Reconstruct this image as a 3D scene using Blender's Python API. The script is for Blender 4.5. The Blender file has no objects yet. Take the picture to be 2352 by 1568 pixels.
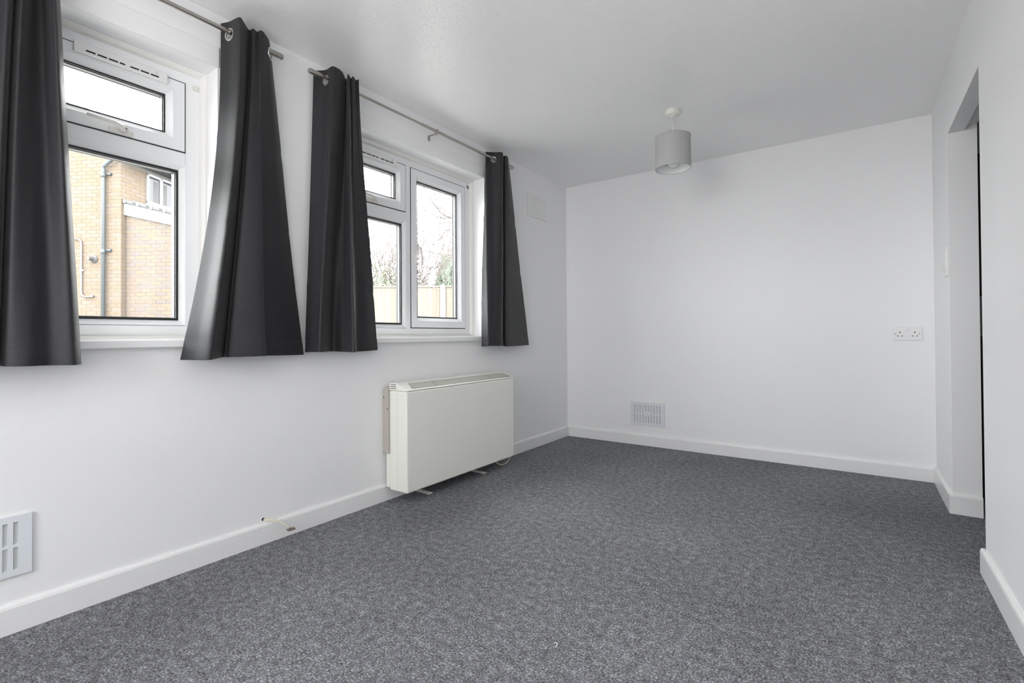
import bpy, bmesh, math, random
from mathutils import Vector, Matrix
random.seed(7)
S = bpy.context.scene
COL = S.collection
PI = math.pi

# ------------------------------------------------------------------ camera
W, H = 2.712, 2.40          # room width, ceiling height; back wall at y = 0, window wall at x = 0
PT = 0.117                  # partition thickness
REAR = -6.0
cam_d = bpy.data.cameras.new('camera')
cam = bpy.data.objects.new('camera', cam_d)
COL.objects.link(cam)
yaw, pitch, roll = -0.6149, 0.0099, -0.0062
fw = Vector((math.sin(yaw)*math.cos(pitch), math.cos(yaw)*math.cos(pitch), math.sin(pitch)))
rt = Vector((math.cos(yaw), -math.sin(yaw), 0))
up = rt.cross(fw)
r2 = rt*math.cos(roll) + up*math.sin(roll)
u2 = -rt*math.sin(roll) + up*math.cos(roll)
CP = Vector((2.2979, -4.1809, 0.9729))
M = Matrix.Identity(4)
for i in range(3):
    M[i][0], M[i][1], M[i][2], M[i][3] = r2[i], u2[i], -fw[i], CP[i]
cam.matrix_world = M
cam_d.sensor_width = 36.0
cam_d.lens = 1121.3/2352*36
cam_d.shift_y = -25.49/2352
cam_d.clip_start = 0.02
S.camera = cam

# ------------------------------------------------------------------ light and exposure
SKY = 17.0
wd = bpy.data.worlds.new('overcast_sky'); S.world = wd
wd.use_nodes = True
bg = wd.node_tree.nodes['Background']
bg.inputs[0].default_value = (0.985, 0.99, 1.0, 1)
bg.inputs[1].default_value = SKY
S.view_settings.view_transform = 'Standard'
S.view_settings.look = 'None'
S.view_settings.exposure = 0.0
S.view_settings.gamma = 1.0
S.view_settings.use_curve_mapping = False
S.cycles.max_bounces = 14
S.cycles.diffuse_bounces = 10
S.cycles.transparent_max_bounces = 16
S.cycles.use_denoising = True
try:
    S.cycles.denoiser = 'OPENIMAGEDENOISE'
    S.cycles.denoising_input_passes = 'RGB_ALBEDO_NORMAL'
except Exception:
    pass

def portal(x, y, z, rot, sx, sy):
    l = bpy.data.lights.new('daylight_portal', 'AREA')
    l.shape = 'RECTANGLE'; l.size = sx; l.size_y = sy
    l.cycles.is_portal = True
    o = bpy.data.objects.new('daylight_portal', l); COL.objects.link(o)
    o.location = (x, y, z); o.rotation_euler = rot
portal(-0.29, -1.935, 1.56, (0, -PI/2, 0), 1.2, 1.3)
portal(-0.29, -3.805, 1.56, (0, -PI/2, 0), 1.2, 1.3)
portal(1.35, REAR-0.2, 1.55, (PI/2, 0, 0), 1.3, 1.3)

# soft lamp low behind the camera, thrown up at the ceiling (bounced fill)
fl_ = bpy.data.lights.new('bounce_lamp', 'AREA'); fl_.shape = 'RECTANGLE'; fl_.size = 1.3; fl_.size_y = 0.9
fl_.energy = 43; fl_.color = (1.0, 0.99, 0.98)
fo_ = bpy.data.objects.new('bounce_lamp', fl_); COL.objects.link(fo_)
fo_.location = (1.7, -5.2, 1.0)
fo_.rotation_euler = Vector((0.0, 0.28, 0.95)).to_track_quat('-Z', 'Y').to_euler()

# ------------------------------------------------------------------ materials
def mat(name, col, rough=0.5, metal=0.0, spec=0.5, sheen=0.0):
    m = bpy.data.materials.new(name); m.use_nodes = True
    p = m.node_tree.nodes['Principled BSDF']
    p.inputs['Base Color'].default_value = (*col, 1)
    p.inputs['Roughness'].default_value = rough
    p.inputs['Metallic'].default_value = metal
    p.inputs['Specular IOR Level'].default_value = spec
    if sheen:
        p.inputs['Sheen Weight'].default_value = sheen
        p.inputs['Sheen Roughness'].default_value = 0.4
    return m

def nd(m, t, **kw):
    n = m.node_tree.nodes.new(t)
    for k, v in kw.items():
        setattr(n, k, v)
    return n

def ln(m, a, ao, b, bi):
    m.node_tree.links.new(a.outputs[ao], b.inputs[bi])

def coords(m, scale=(1, 1, 1), kind='Object'):
    tc = nd(m, 'ShaderNodeTexCoord'); mp = nd(m, 'ShaderNodeMapping')
    mp.inputs['Scale'].default_value = scale
    ln(m, tc, kind, mp, 'Vector')
    return mp

def noise(m, vec, scale, detail=2, rough=0.5):
    n = nd(m, 'ShaderNodeTexNoise')
    n.inputs['Scale'].default_value = scale
    n.inputs['Detail'].default_value = detail
    n.inputs['Roughness'].default_value = rough
    ln(m, vec, 'Vector', n, 'Vector')
    return n

def ramp(m, src, out, stops):
    r = nd(m, 'ShaderNodeValToRGB')
    e = r.color_ramp.elements
    while len(e) < len(stops):
        e.new(0.5)
    for i, (p, c) in enumerate(stops):
        e[i].position = p
        e[i].color = (*c, 1) if len(c) == 3 else c
    ln(m, src, out, r, 'Fac')
    return r

def bump(m, src, out, strength, dist):
    b = nd(m, 'ShaderNodeBump')
    b.inputs['Strength'].default_value = strength
    b.inputs['Distance'].default_value = dist
    ln(m, src, out, b, 'Height')
    ln(m, b, 'Normal', m.node_tree.nodes['Principled BSDF'], 'Normal')
    return b

def setcol(m, r, out='Color'):
    ln(m, r, out, m.node_tree.nodes['Principled BSDF'], 'Base Color')

WALLC = (0.845, 0.845, 0.85)
m_wall = mat('white_emulsion', WALLC, 0.55, spec=0.3)
v = coords(m_wall); n = noise(m_wall, v, 220, 3); bump(m_wall, n, 'Fac', 0.12, 0.002)
m_ceil = mat('stippled_ceiling', (0.86, 0.86, 0.86), 0.30, spec=0.5)
v = coords(m_ceil)
vo = nd(m_ceil, 'ShaderNodeTexVoronoi'); vo.inputs['Scale'].default_value = 88; vo.inputs['Randomness'].default_value = 1.0
ln(m_ceil, v, 'Vector', vo, 'Vector')
rp = ramp(m_ceil, vo, 'Distance', [(0.0, (1, 1, 1)), (0.14, (0.72, 0.72, 0.72)), (0.32, (0, 0, 0))])
n2 = noise(m_ceil, v, 130, 3)
ad = nd(m_ceil, 'ShaderNodeMath', operation='MULTIPLY_ADD'); ad.inputs[1].default_value = 0.25
ln(m_ceil, n2, 'Fac', ad, 0); ln(m_ceil, rp, 'Color', ad, 2)
bump(m_ceil, ad, 'Value', 0.42, 0.0024)
m_hall = mat('hall_dimmed', (0.5, 0.5, 0.5), 0.6)  # hall colour darkened so less light bounces onto the door jamb
m_gloss = mat('white_gloss_paint', (0.82, 0.82, 0.82), 0.28)
m_upvc = mat('white_upvc', (0.83, 0.84, 0.85), 0.25)
m_trim = mat('cream_trim', (0.80, 0.79, 0.76), 0.4)
m_sill = mat('sill_board', (0.83, 0.83, 0.83), 0.3)
m_gasket = mat('black_gasket_gap', (0.012, 0.013, 0.014), 0.5)
m_spacer = mat('spacer_bar', (0.16, 0.165, 0.165), 0.45)
m_dark = mat('dark_slot', (0.015, 0.013, 0.012), 0.8)
m_plastic = mat('white_plastic', (0.79, 0.79, 0.79), 0.35)
m_plastic2 = mat('vent_plastic', (0.72, 0.75, 0.79), 0.4)
m_mesh = mat('vent_mesh', (0.60, 0.61, 0.61), 0.7)
m_ivory = mat('ivory_plastic', (0.72, 0.70, 0.66), 0.4)
m_steel = mat('brushed_steel', (0.46, 0.43, 0.40), 0.28, metal=1.0)
v = coords(m_steel, (1, 0.02, 1)); n = noise(m_steel, v, 900, 2); bump(m_steel, n, 'Fac', 0.15, 0.0005)
m_nickel = mat('satin_nickel', (0.72, 0.70, 0.67), 0.22, metal=1.0)
m_heat = mat('heater_ivory', (0.86, 0.86, 0.80), 0.42)
m_heat2 = mat('heater_ivory_light', (0.88, 0.88, 0.83), 0.4)
m_bracket = mat('heater_beige', (0.47, 0.44, 0.39), 0.5)
m_seam = mat('heater_seam', (0.62, 0.62, 0.57), 0.5)
m_grille = mat('heater_grille', (0.70, 0.68, 0.62), 0.5)
m_cable = mat('cream_cable', (0.70, 0.66, 0.54), 0.45)
m_copper = mat('cut_cable_end', (0.20, 0.16, 0.13), 0.6)
m_shade = mat('grey_shade_cloth', (0.41, 0.41, 0.41), 0.85)
v = coords(m_shade); n = noise(m_shade, v, 500, 2); bump(m_shade, n, 'Fac', 0.25, 0.0008)
m_shade_in = mat('white_shade_lining', (0.80, 0.82, 0.82), 0.6)
m_bulb = mat('pearl_bulb', (0.85, 0.85, 0.83), 0.15)
m_door = mat('dark_door', (0.03, 0.022, 0.022), 0.5)
m_alu = mat('grey_plate', (0.35, 0.37, 0.37), 0.45)

# carpet: dark grey loop pile with light and blue green flecks
m_carpet = mat('grey_carpet', (0.06, 0.06, 0.065), 0.95, spec=0.1)
v = coords(m_carpet, (1.0, 1.0, 1.0))
na = noise(m_carpet, v, 150, 3, 0.75)
nb = noise(m_carpet, v, 34, 2, 0.6)
nc = noise(m_carpet, v, 1.4, 2, 0.5)
mx = nd(m_carpet, 'ShaderNodeMath', operation='MULTIPLY_ADD'); mx.inputs[1].default_value = 0.30
ln(m_carpet, nb, 'Fac', mx, 0); ln(m_carpet, na, 'Fac', mx, 2)
mx2 = nd(m_carpet, 'ShaderNodeMath', operation='MULTIPLY_ADD'); mx2.inputs[1].default_value = 0.10
ln(m_carpet, nc, 'Fac', mx2, 0); ln(m_carpet, mx, 'Value', mx2, 2)
rc = ramp(m_carpet, mx2, 'Value', [(0.50, (0.044, 0.043, 0.046)), (0.63, (0.126, 0.123, 0.130)),
                                  (0.75, (0.232, 0.228, 0.238)), (0.88, (0.53, 0.52, 0.53))])
nh = noise(m_carpet, v, 260, 1)
rh = ramp(m_carpet, nh, 'Fac', [(0.35, (0.86, 1.06, 1.05)), (0.65, (1.10, 0.98, 1.02))])
mm = nd(m_carpet, 'ShaderNodeMixRGB', blend_type='MULTIPLY'); mm.inputs[0].default_value = 1
ln(m_carpet, rc, 'Color', mm, 1); ln(m_carpet, rh, 'Color', mm, 2)
setcol(m_carpet, mm)
bump(m_carpet, na, 'Fac', 0.8, 0.006)

# curtain cloth: woven charcoal with a faint slub
m_cloth = mat('charcoal_cloth', (0.030, 0.032, 0.035), 0.62, spec=0.4, sheen=0.12)
v = coords(m_cloth, (220, 220, 40)); n = noise(m_cloth, v, 2.0, 3, 0.6)
v2 = coords(m_cloth, (60, 60, 500)); n2 = noise(m_cloth, v2, 1.5, 2, 0.6)
av = nd(m_cloth, 'ShaderNodeMath', operation='ADD'); ln(m_cloth, n, 'Fac', av, 0); ln(m_cloth, n2, 'Fac', av, 1)
rr = ramp(m_cloth, av, 'Value', [(0.35, (0.012, 0.0125, 0.0142)), (0.65, (0.025, 0.0258, 0.028))])
dv = nd(m_cloth, 'ShaderNodeMath', operation='MULTIPLY'); dv.inputs[1].default_value = 0.5
m_cloth.node_tree.links.new(av.outputs[0], dv.inputs[0]); m_cloth.node_tree.links.new(dv.outputs[0], rr.inputs[0])
setcol(m_cloth, rr); bump(m_cloth, av, 'Value', 0.15, 0.001)

def glass_mat():
    m = bpy.data.materials.new('window_glass'); m.use_nodes = True
    t = m.node_tree; t.nodes.clear()
    o = t.nodes.new('ShaderNodeOutputMaterial'); mix = t.nodes.new('ShaderNodeMixShader')
    tr = t.nodes.new('ShaderNodeBsdfTransparent'); gl = t.nodes.new('ShaderNodeBsdfGlossy')
    lw = t.nodes.new('ShaderNodeLayerWeight')
    pw = t.nodes.new('ShaderNodeMath'); pw.operation = 'POWER'; pw.inputs[1].default_value = 5.0
    fr = t.nodes.new('ShaderNodeMath'); fr.operation = 'MULTIPLY_ADD'; fr.inputs[1].default_value = 0.9; fr.inputs[2].default_value = 0.025
    t.links.new(lw.outputs['Facing'], pw.inputs[0]); t.links.new(pw.outputs[0], fr.inputs[0])
    tr.inputs[0].default_value = (0.992, 0.995, 0.994, 1)
    gl.inputs['Roughness'].default_value = 0.01
    t.links.new(fr.outputs[0], mix.inputs[0]); t.links.new(tr.outputs[0], mix.inputs[1])
    t.links.new(gl.outputs[0], mix.inputs[2]); t.links.new(mix.outputs[0], o.inputs[0])
    return m
m_glass = glass_mat()

BR = [(0.111, 0.087, 0.063), (0.114, 0.091, 0.070), (0.110, 0.085, 0.060), (0.114, 0.092, 0.073)]
BR2 = [(0.109, 0.091, 0.071), (0.103, 0.085, 0.071), (0.111, 0.091, 0.067), (0.098, 0.085, 0.077), (0.108, 0.085, 0.069)]
def brickmat(name, c):
    m = mat(name, c, 0.9, spec=0.1)
    v = coords(m); n = noise(m, v, 30, 3)
    r = ramp(m, n, 'Fac', [(0.3, tuple(k*0.9 for k in c)), (0.7, tuple(min(1, k*1.1) for k in c))])
    setcol(m, r)
    return m
m_bricks = [brickmat('buff_brick_%s' % 'abcd'[i], c) for i, c in enumerate(BR)]
m_bricks2 = [brickmat('mixed_brick_%s' % 'abcde'[i], c) for i, c in enumerate(BR2)]
m_mortar = mat('mortar', (0.118, 0.111, 0.102), 0.95, spec=0.1)
m_pipe = mat('grey_pipe', (0.040, 0.048, 0.051), 0.45)
m_flue = mat('grey_flue', (0.043, 0.043, 0.043), 0.6)
m_pwhite = mat('white_paint_outdoor', (0.208, 0.208, 0.208), 0.5)
m_conduit = mat('pale_conduit', (0.099, 0.092, 0.086), 0.5)
m_tile = mat('grey_roof_tile', (0.062, 0.062, 0.063), 0.85)
m_roof = mat('slate_roof', (0.20, 0.205, 0.23), 0.8)
v = coords(m_roof); n = noise(m_roof, v, 14, 4)
setcol(m_roof, ramp(m_roof, n, 'Fac', [(0.35, (0.029, 0.030, 0.034)), (0.7, (0.055, 0.055, 0.058))]))
m_clad = mat('grey_cladding', (0.095, 0.095, 0.101), 0.7)
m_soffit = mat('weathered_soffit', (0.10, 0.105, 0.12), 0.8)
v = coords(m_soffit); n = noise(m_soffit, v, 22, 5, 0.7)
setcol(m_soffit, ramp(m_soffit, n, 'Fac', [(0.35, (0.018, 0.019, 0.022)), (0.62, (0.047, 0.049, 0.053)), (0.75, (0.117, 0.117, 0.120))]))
m_hglass = mat('house_glass', (0.029, 0.030, 0.033), 0.1, spec=0.35)
m_net = mat('net_curtain', (0.058, 0.058, 0.058), 0.9)
m_ground = mat('paving', (0.24, 0.235, 0.22), 0.9)
v = coords(m_ground); n = noise(m_ground, v, 3, 4)
setcol(m_ground, ramp(m_ground, n, 'Fac', [(0.3, (0.19, 0.19, 0.175)), (0.7, (0.29, 0.285, 0.27))]))
def timber(name, c):
    m = mat(name, c, 0.85, spec=0.1)
    v = coords(m, (1, 1, 0.08)); n = noise(m, v, 60, 4, 0.6)
    setcol(m, ramp(m, n, 'Fac', [(0.3, tuple(k*0.9 for k in c)), (0.7, tuple(k*1.08 for k in c))]))
    return m
m_board = [timber('fence_timber_%s' % 'abc'[i], c) for i, c in enumerate([(0.124, 0.112, 0.093), (0.128, 0.117, 0.099), (0.121, 0.106, 0.086)])]
m_post = mat('concrete_post', (0.179, 0.179, 0.175), 0.8)
m_bark = mat('grey_bark', (0.095, 0.086, 0.082), 0.9)
m_twig = mat('pale_twig', (0.124, 0.107, 0.097), 0.9)
m_leaf = mat('hedge_leaf', (0.102, 0.122, 0.071), 0.7)
m_leaf2 = mat('yellow_leaf', (0.138, 0.138, 0.039), 0.7)
m_conifer = mat('conifer_foliage', (0.150, 0.184, 0.145), 0.8)
m_conifer2 = mat('conifer_foliage_light', (0.180, 0.217, 0.165), 0.8)

# ------------------------------------------------------------------ helpers
class MB:
    """collects simple solids and builds them as ONE mesh object"""
    def __init__(self):
        self.v, self.f, self.m = [], [], []
    def add(self, vs, fs, mi=0):
        b = len(self.v)
        self.v += [tuple(p) for p in vs]
        self.f += [tuple(b+i for i in f) for f in fs]
        self.m += [mi]*len(fs)
    def box(self, x0, x1, y0, y1, z0, z1, mi=0):
        vs = [(x, y, z) for x in (x0, x1) for y in (y0, y1) for z in (z0, z1)]
        self.add(vs, [(0, 1, 3, 2), (4, 6, 7, 5), (0, 4, 5, 1), (2, 3, 7, 6), (0, 2, 6, 4), (1, 5, 7, 3)], mi)
    def prism(self, prof, f, a, b, mi=0):
        """closed profile (list of 2-tuples) extruded; f(u, v, t) maps to a point, t from a to b"""
        n = len(prof)
        vs = [f(u, v, a) for u, v in prof] + [f(u, v, b) for u, v in prof]
        fs = [(i, (i+1) % n, n+(i+1) % n, n+i) for i in range(n)]
        fs += [tuple(range(n))[::-1], tuple(range(n, 2*n))]
        self.add(vs, fs, mi)
    def tube(self, pts, r, n=10, cap=True, mi=0):
        pts = [Vector(p) for p in pts]
        rs = r if isinstance(r, (list, tuple)) else [r]*len(pts)
        vs, fs = [], []
        prev = None
        for i, p in enumerate(pts):
            d = (pts[min(i+1, len(pts)-1)] - pts[max(i-1, 0)])
            d = d.normalized() if d.length > 1e-9 else Vector((0, 0, 1))
            if prev is None:
                a = d.cross(Vector((0, 0, 1)))
                if a.length < 1e-4: a = d.cross(Vector((0, 1, 0)))
            else:
                a = prev - d*prev.dot(d)
                if a.length < 1e-6: a = d.orthogonal()
            a.normalize(); prev = a
            b = d.cross(a)
            for k in range(n):
                t = 2*PI*k/n
                vs.append(p + (a*math.cos(t) + b*math.sin(t))*rs[i])
        for i in range(len(pts)-1):
            for k in range(n):
                fs.append((i*n+k, i*n+(k+1) % n, (i+1)*n+(k+1) % n, (i+1)*n+k))
        if cap:
            fs.append(tuple(range(n))[::-1]); fs.append(tuple(range((len(pts)-1)*n, len(pts)*n)))
        self.add(vs, fs, mi)
    def lathe(self, prof, cx, cy, n=32, mi=0, cap=False):
        """profile of (r, z) turned about the vertical through (cx, cy)"""
        vs, fs = [], []
        for r, z in prof:
            for k in range(n):
                t = 2*PI*k/n
                vs.append((cx+r*math.cos(t), cy+r*math.sin(t), z))
        for i in range(len(prof)-1):
            for k in range(n):
                fs.append((i*n+k, i*n+(k+1) % n, (i+1)*n+(k+1) % n, (i+1)*n+k))
        if cap:
            fs.append(tuple(range(n))[::-1]); fs.append(tuple(range((len(prof)-1)*n, len(prof)*n)))
        self.add(vs, fs, mi)
    def ring(self, c, axis, R, r, n=28, k=8, sy=1.0, mi=0):
        """torus with a tube squashed by sy along its axis"""
        axis = Vector(axis).normalized(); a = axis.orthogonal().normalized(); b = axis.cross(a); c = Vector(c)
        vs, fs = [], []
        for i in range(n):
            t = 2*PI*i/n; d = a*math.cos(t)+b*math.sin(t)
            for j in range(k):
                s = 2*PI*j/k
                vs.append(c + d*(R+r*math.cos(s)) + axis*(r*sy*math.sin(s)))
        for i in range(n):
            for j in range(k):
                fs.append((i*k+j, ((i+1) % n)*k+j, ((i+1) % n)*k+(j+1) % k, i*k+(j+1) % k))
        self.add(vs, fs, mi)
    def frame(self, y0, y1, z0, z1, prof, mi=0):
        """mitred picture frame in a plane of constant x: prof is a list of (inset, x)"""
        n = len(prof); vs, fs = [], []
        for i, x in prof:
            vs += [(x, y0+i, z0+i), (x, y1-i, z0+i), (x, y1-i, z1-i), (x, y0+i, z1-i)]
        for a in range(n-1):
            for k in range(4):
                fs.append((a*4+k, a*4+(k+1) % 4, a*4+4+(k+1) % 4, a*4+4+k))
        self.add(vs, fs, mi)
    def mesh(self, name, mats, smooth=False):
        me = bpy.data.meshes.new(name)
        me.from_pydata(self.v, [], self.f)
        for m in (mats if isinstance(mats, (list, tuple)) else [mats]):
            me.materials.append(m)
        if len(me.materials) > 1:
            me.polygons.foreach_set('material_index', self.m)
        bm = bmesh.new(); bm.from_mesh(me)
        bmesh.ops.recalc_face_normals(bm, faces=bm.faces)
        bm.to_mesh(me); bm.free()
        if smooth:
            me.polygons.foreach_set('use_smooth', [True]*len(me.polygons))
        me.update()
        return me
    def build(self, name, mats, parent=None, smooth=False, loc=None, bevel=0.0, auto=None):
        me = self.mesh(name, mats, smooth)
        o = link(name, me, parent, loc)
        if bevel:
            b = o.modifiers.new('bevel', 'BEVEL'); b.width = bevel; b.segments = 2; b.limit_method = 'ANGLE'
        if smooth and auto:
            try:
                me.set_sharp_from_angle(angle=math.radians(auto))
            except Exception:
                pass
        return o

def link(name, data, parent=None, loc=None):
    o = bpy.data.objects.new(name, data); COL.objects.link(o)
    if parent is not None:
        o.parent = parent
        # part meshes are written in world coordinates; parents are unrotated
        w = Vector((0, 0, 0)); q = parent
        while q is not None:
            w += Vector(q.location); q = q.parent
        o.location = (Vector(loc) if loc else Vector((0, 0, 0))) - w
    elif loc:
        o.location = loc
    return o

def empty(name, loc, label=None, cat=None, group=None, kind=None):
    o = bpy.data.objects.new(name, None); COL.objects.link(o); o.location = loc
    o.empty_display_size = 0.05
    tag(o, label, cat, group, kind)
    return o

def tag(o, label=None, cat=None, group=None, kind=None):
    if label: o['label'] = label
    if cat: o['category'] = cat
    if group: o['group'] = group
    if kind: o['kind'] = kind
    return o

def struct(o, label=None):
    o['kind'] = 'structure'
    if label: o['label'] = label
    return o

# ================================================================== SETTING
# window wall with two openings
WY0, WY1, WZ0, WZ1 = -2.585, -1.281, 0.962, 2.165     # opening of the far window
DW = -1.88                                            # near window is the same, shifted along the wall
A0, A1 = WY0+DW-0.0, WY1+DW-0.012
b = MB()
b.box(-0.28, 0, REAR-0.2, 0, -0.2, WZ0)
b.box(-0.28, 0, REAR-0.2, 0, WZ1, H+0.1)
b.box(-0.28, 0, REAR-0.2, A0, WZ0, WZ1)
b.box(-0.28, 0, A1, WY0, WZ0, WZ1)
b.box(-0.28, 0, WY1, 0, WZ0, WZ1)
struct(b.build('wall_left', m_wall), 'white window wall with two windows over the heater')
b = MB(); b.box(-0.28, 3.9, 0, 0.2, -0.2, H+0.1)
struct(b.build('wall_back', m_wall), 'plain white far wall with low vent and socket')
# right wall with doorway
DY0, DY1, DZ = -1.478, -0.655, 2.052
b = MB()
b.box(W, W+PT, REAR-0.2, DY0, -0.2, H+0.1)
b.box(W, W+PT, DY1, 0, -0.2, H+0.1)
b.box(W, W+PT-0.050, DY0, DY1, DZ, H+0.1)
b.box(W+PT-0.050, W+PT, DY0, DY1, DZ+0.024, H+0.1)
struct(b.build('wall_right', m_wall), 'white right wall broken by the doorway')
b = MB()
RX0, RX1, RZ0, RZ1 = 0.75, 1.95, 0.95, 2.15
b.box(-0.28, RX0, REAR-0.2, REAR, -0.2, H+0.1); b.box(RX1, W+PT, REAR-0.2, REAR, -0.2, H+0.1)
b.box(RX0, RX1, REAR-0.2, REAR, -0.2, RZ0); b.box(RX0, RX1, REAR-0.2, REAR, RZ1, H+0.1)
struct(b.build('wall_rear', m_wall))
b = MB(); b.box(0, W, REAR, 0, -0.12, 0); b.box(W, W+PT, DY0, DY1, -0.12, 0)
struct(b.build('floor', m_carpet), 'dark grey flecked carpet covering the floor')
b = MB(); b.box(-0.0, W+PT, REAR, 0, H, H+0.1)
struct(b.build('ceiling', m_ceil), 'white stippled ceiling')
# hallway beyond the doorway
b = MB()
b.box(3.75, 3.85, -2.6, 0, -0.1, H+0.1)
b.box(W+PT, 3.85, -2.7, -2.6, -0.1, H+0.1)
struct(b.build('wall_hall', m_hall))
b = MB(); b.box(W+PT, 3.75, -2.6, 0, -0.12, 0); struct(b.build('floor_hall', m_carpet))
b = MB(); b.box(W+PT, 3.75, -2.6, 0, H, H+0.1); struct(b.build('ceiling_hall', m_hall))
d = empty('added_door', (2.9, -0.33, 0), 'dark door added for the dark strip beyond the doorway', None, kind='structure')  # door added to keep the strip of unlit hall dark past the jamb
b = MB(); b.box(2.829, 3.62, -0.35, -0.31, 0.005, 2.0); b.build('door_leaf', m_door, d, bevel=0.003)
b = MB(); b.box(2.831, 2.93, -0.356, -0.35, 0.95, 1.18); b.build('door_plate', m_alu, d)

# skirting boards with a rounded top edge
def skirt(name, p0, p1, nrm, h=0.095, t=0.016):
    p0, p1, nrm = Vector(p0), Vector(p1), Vector(nrm)
    prof = [(0, 0), (t, 0), (t, h-0.012), (t-0.003, h-0.004), (t-0.008, h), (0, h)]
    b = MB(); b.prism(prof, lambda u, v, s: p0.lerp(p1, s) + nrm*u + Vector((0, 0, v)), 0, 1)
    return struct(b.build(name, m_gloss))
skirt('baseboard_left', (0, REAR, 0), (0, 0, 0), (1, 0, 0))
skirt('baseboard_back', (0, 0, 0), (W, 0, 0), (0, -1, 0))
skirt('baseboard_right', (W, DY1, 0), (W, 0, 0), (-1, 0, 0), 0.105)
skirt('baseboard_jamb', (W-0.016, DY1, 0), (W+PT, DY1, 0), (0, -1, 0), 0.105)
skirt('baseboard_near', (W, REAR, 0), (W, DY0+0.016, 0), (-1, 0, 0), 0.10)
skirt('baseboard_rear', (0, REAR, 0), (RX0, REAR, 0), (0, 1, 0))

# ------------------------------------------------------------------ windows
def ring_box(b, y0, y1, z0, z1, w, x0, x1):
    b.box(x0, x1, y0, y0+w, z0, z1); b.box(x0, x1, y1-w, y1, z0, z1)
    b.box(x0, x1, y0+w, y1-w, z0, z0+w); b.box(x0, x1, y0+w, y1-w, z1-w, z1)

FX = -0.13
def pane(parent, y0, y1, z0, z1):
    """double glazed unit: black gasket, spacer bar and two sheets seen inside the bead"""
    b = MB(); b.box(FX-0.046, FX-0.043, y0-0.004, y1+0.004, z0-0.004, z1+0.004)
    b.box(FX-0.026, FX-0.023, y0-0.004, y1+0.004, z0-0.004, z1+0.004)
    p = b.build('pane', m_glass, parent)
    b = MB(); ring_box(b, y0-0.003, y1+0.003, z0-0.003, z1+0.003, 0.009, FX-0.0229, FX-0.016)
    ring_box(b, y0-0.003, y1+0.003, z0-0.003, z1+0.003, 0.012, FX-0.056, FX-0.0462)
    b.build('gasket', m_gasket, p)
    b = MB(); ring_box(b, y0-0.003, y1+0.003, z0-0.003, z1+0.003, 0.012, FX-0.0428, FX-0.0262)
    b.build('spacer_bar', m_spacer, p)
    return p

def bead_prof(face, bead=0.022):
    return [(0, FX-0.06), (0, FX), (face, FX), (face+0.003, FX-0.002), (face+bead, FX-0.017), (face+bead, FX-0.06)]

def sash(parent, name, y0, y1, z0, z1):
    b = MB(); b.frame(y0+0.003, y1-0.003, z0+0.003, z1-0.003,
                      [(0, FX-0.06), (0, FX+0.004), (0.002, FX+0.006), (0.046, FX+0.006), (0.049, FX+0.003), (0.068, FX-0.015), (0.068, FX-0.06)])
    s = b.build(name, m_upvc, parent)
    b = MB()      # black strips standing in for the shadow in the gap round the sash
    ring_box(b, y0-0.0015, y1+0.0015, z0-0.0015, z1+0.0015, 0.0045, FX-0.05, FX+0.0012)
    b.build('shadow_gap', m_gasket, s)
    pane(s, y0+0.071, y1-0.071, z0+0.071, z1-0.071)
    return s

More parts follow.
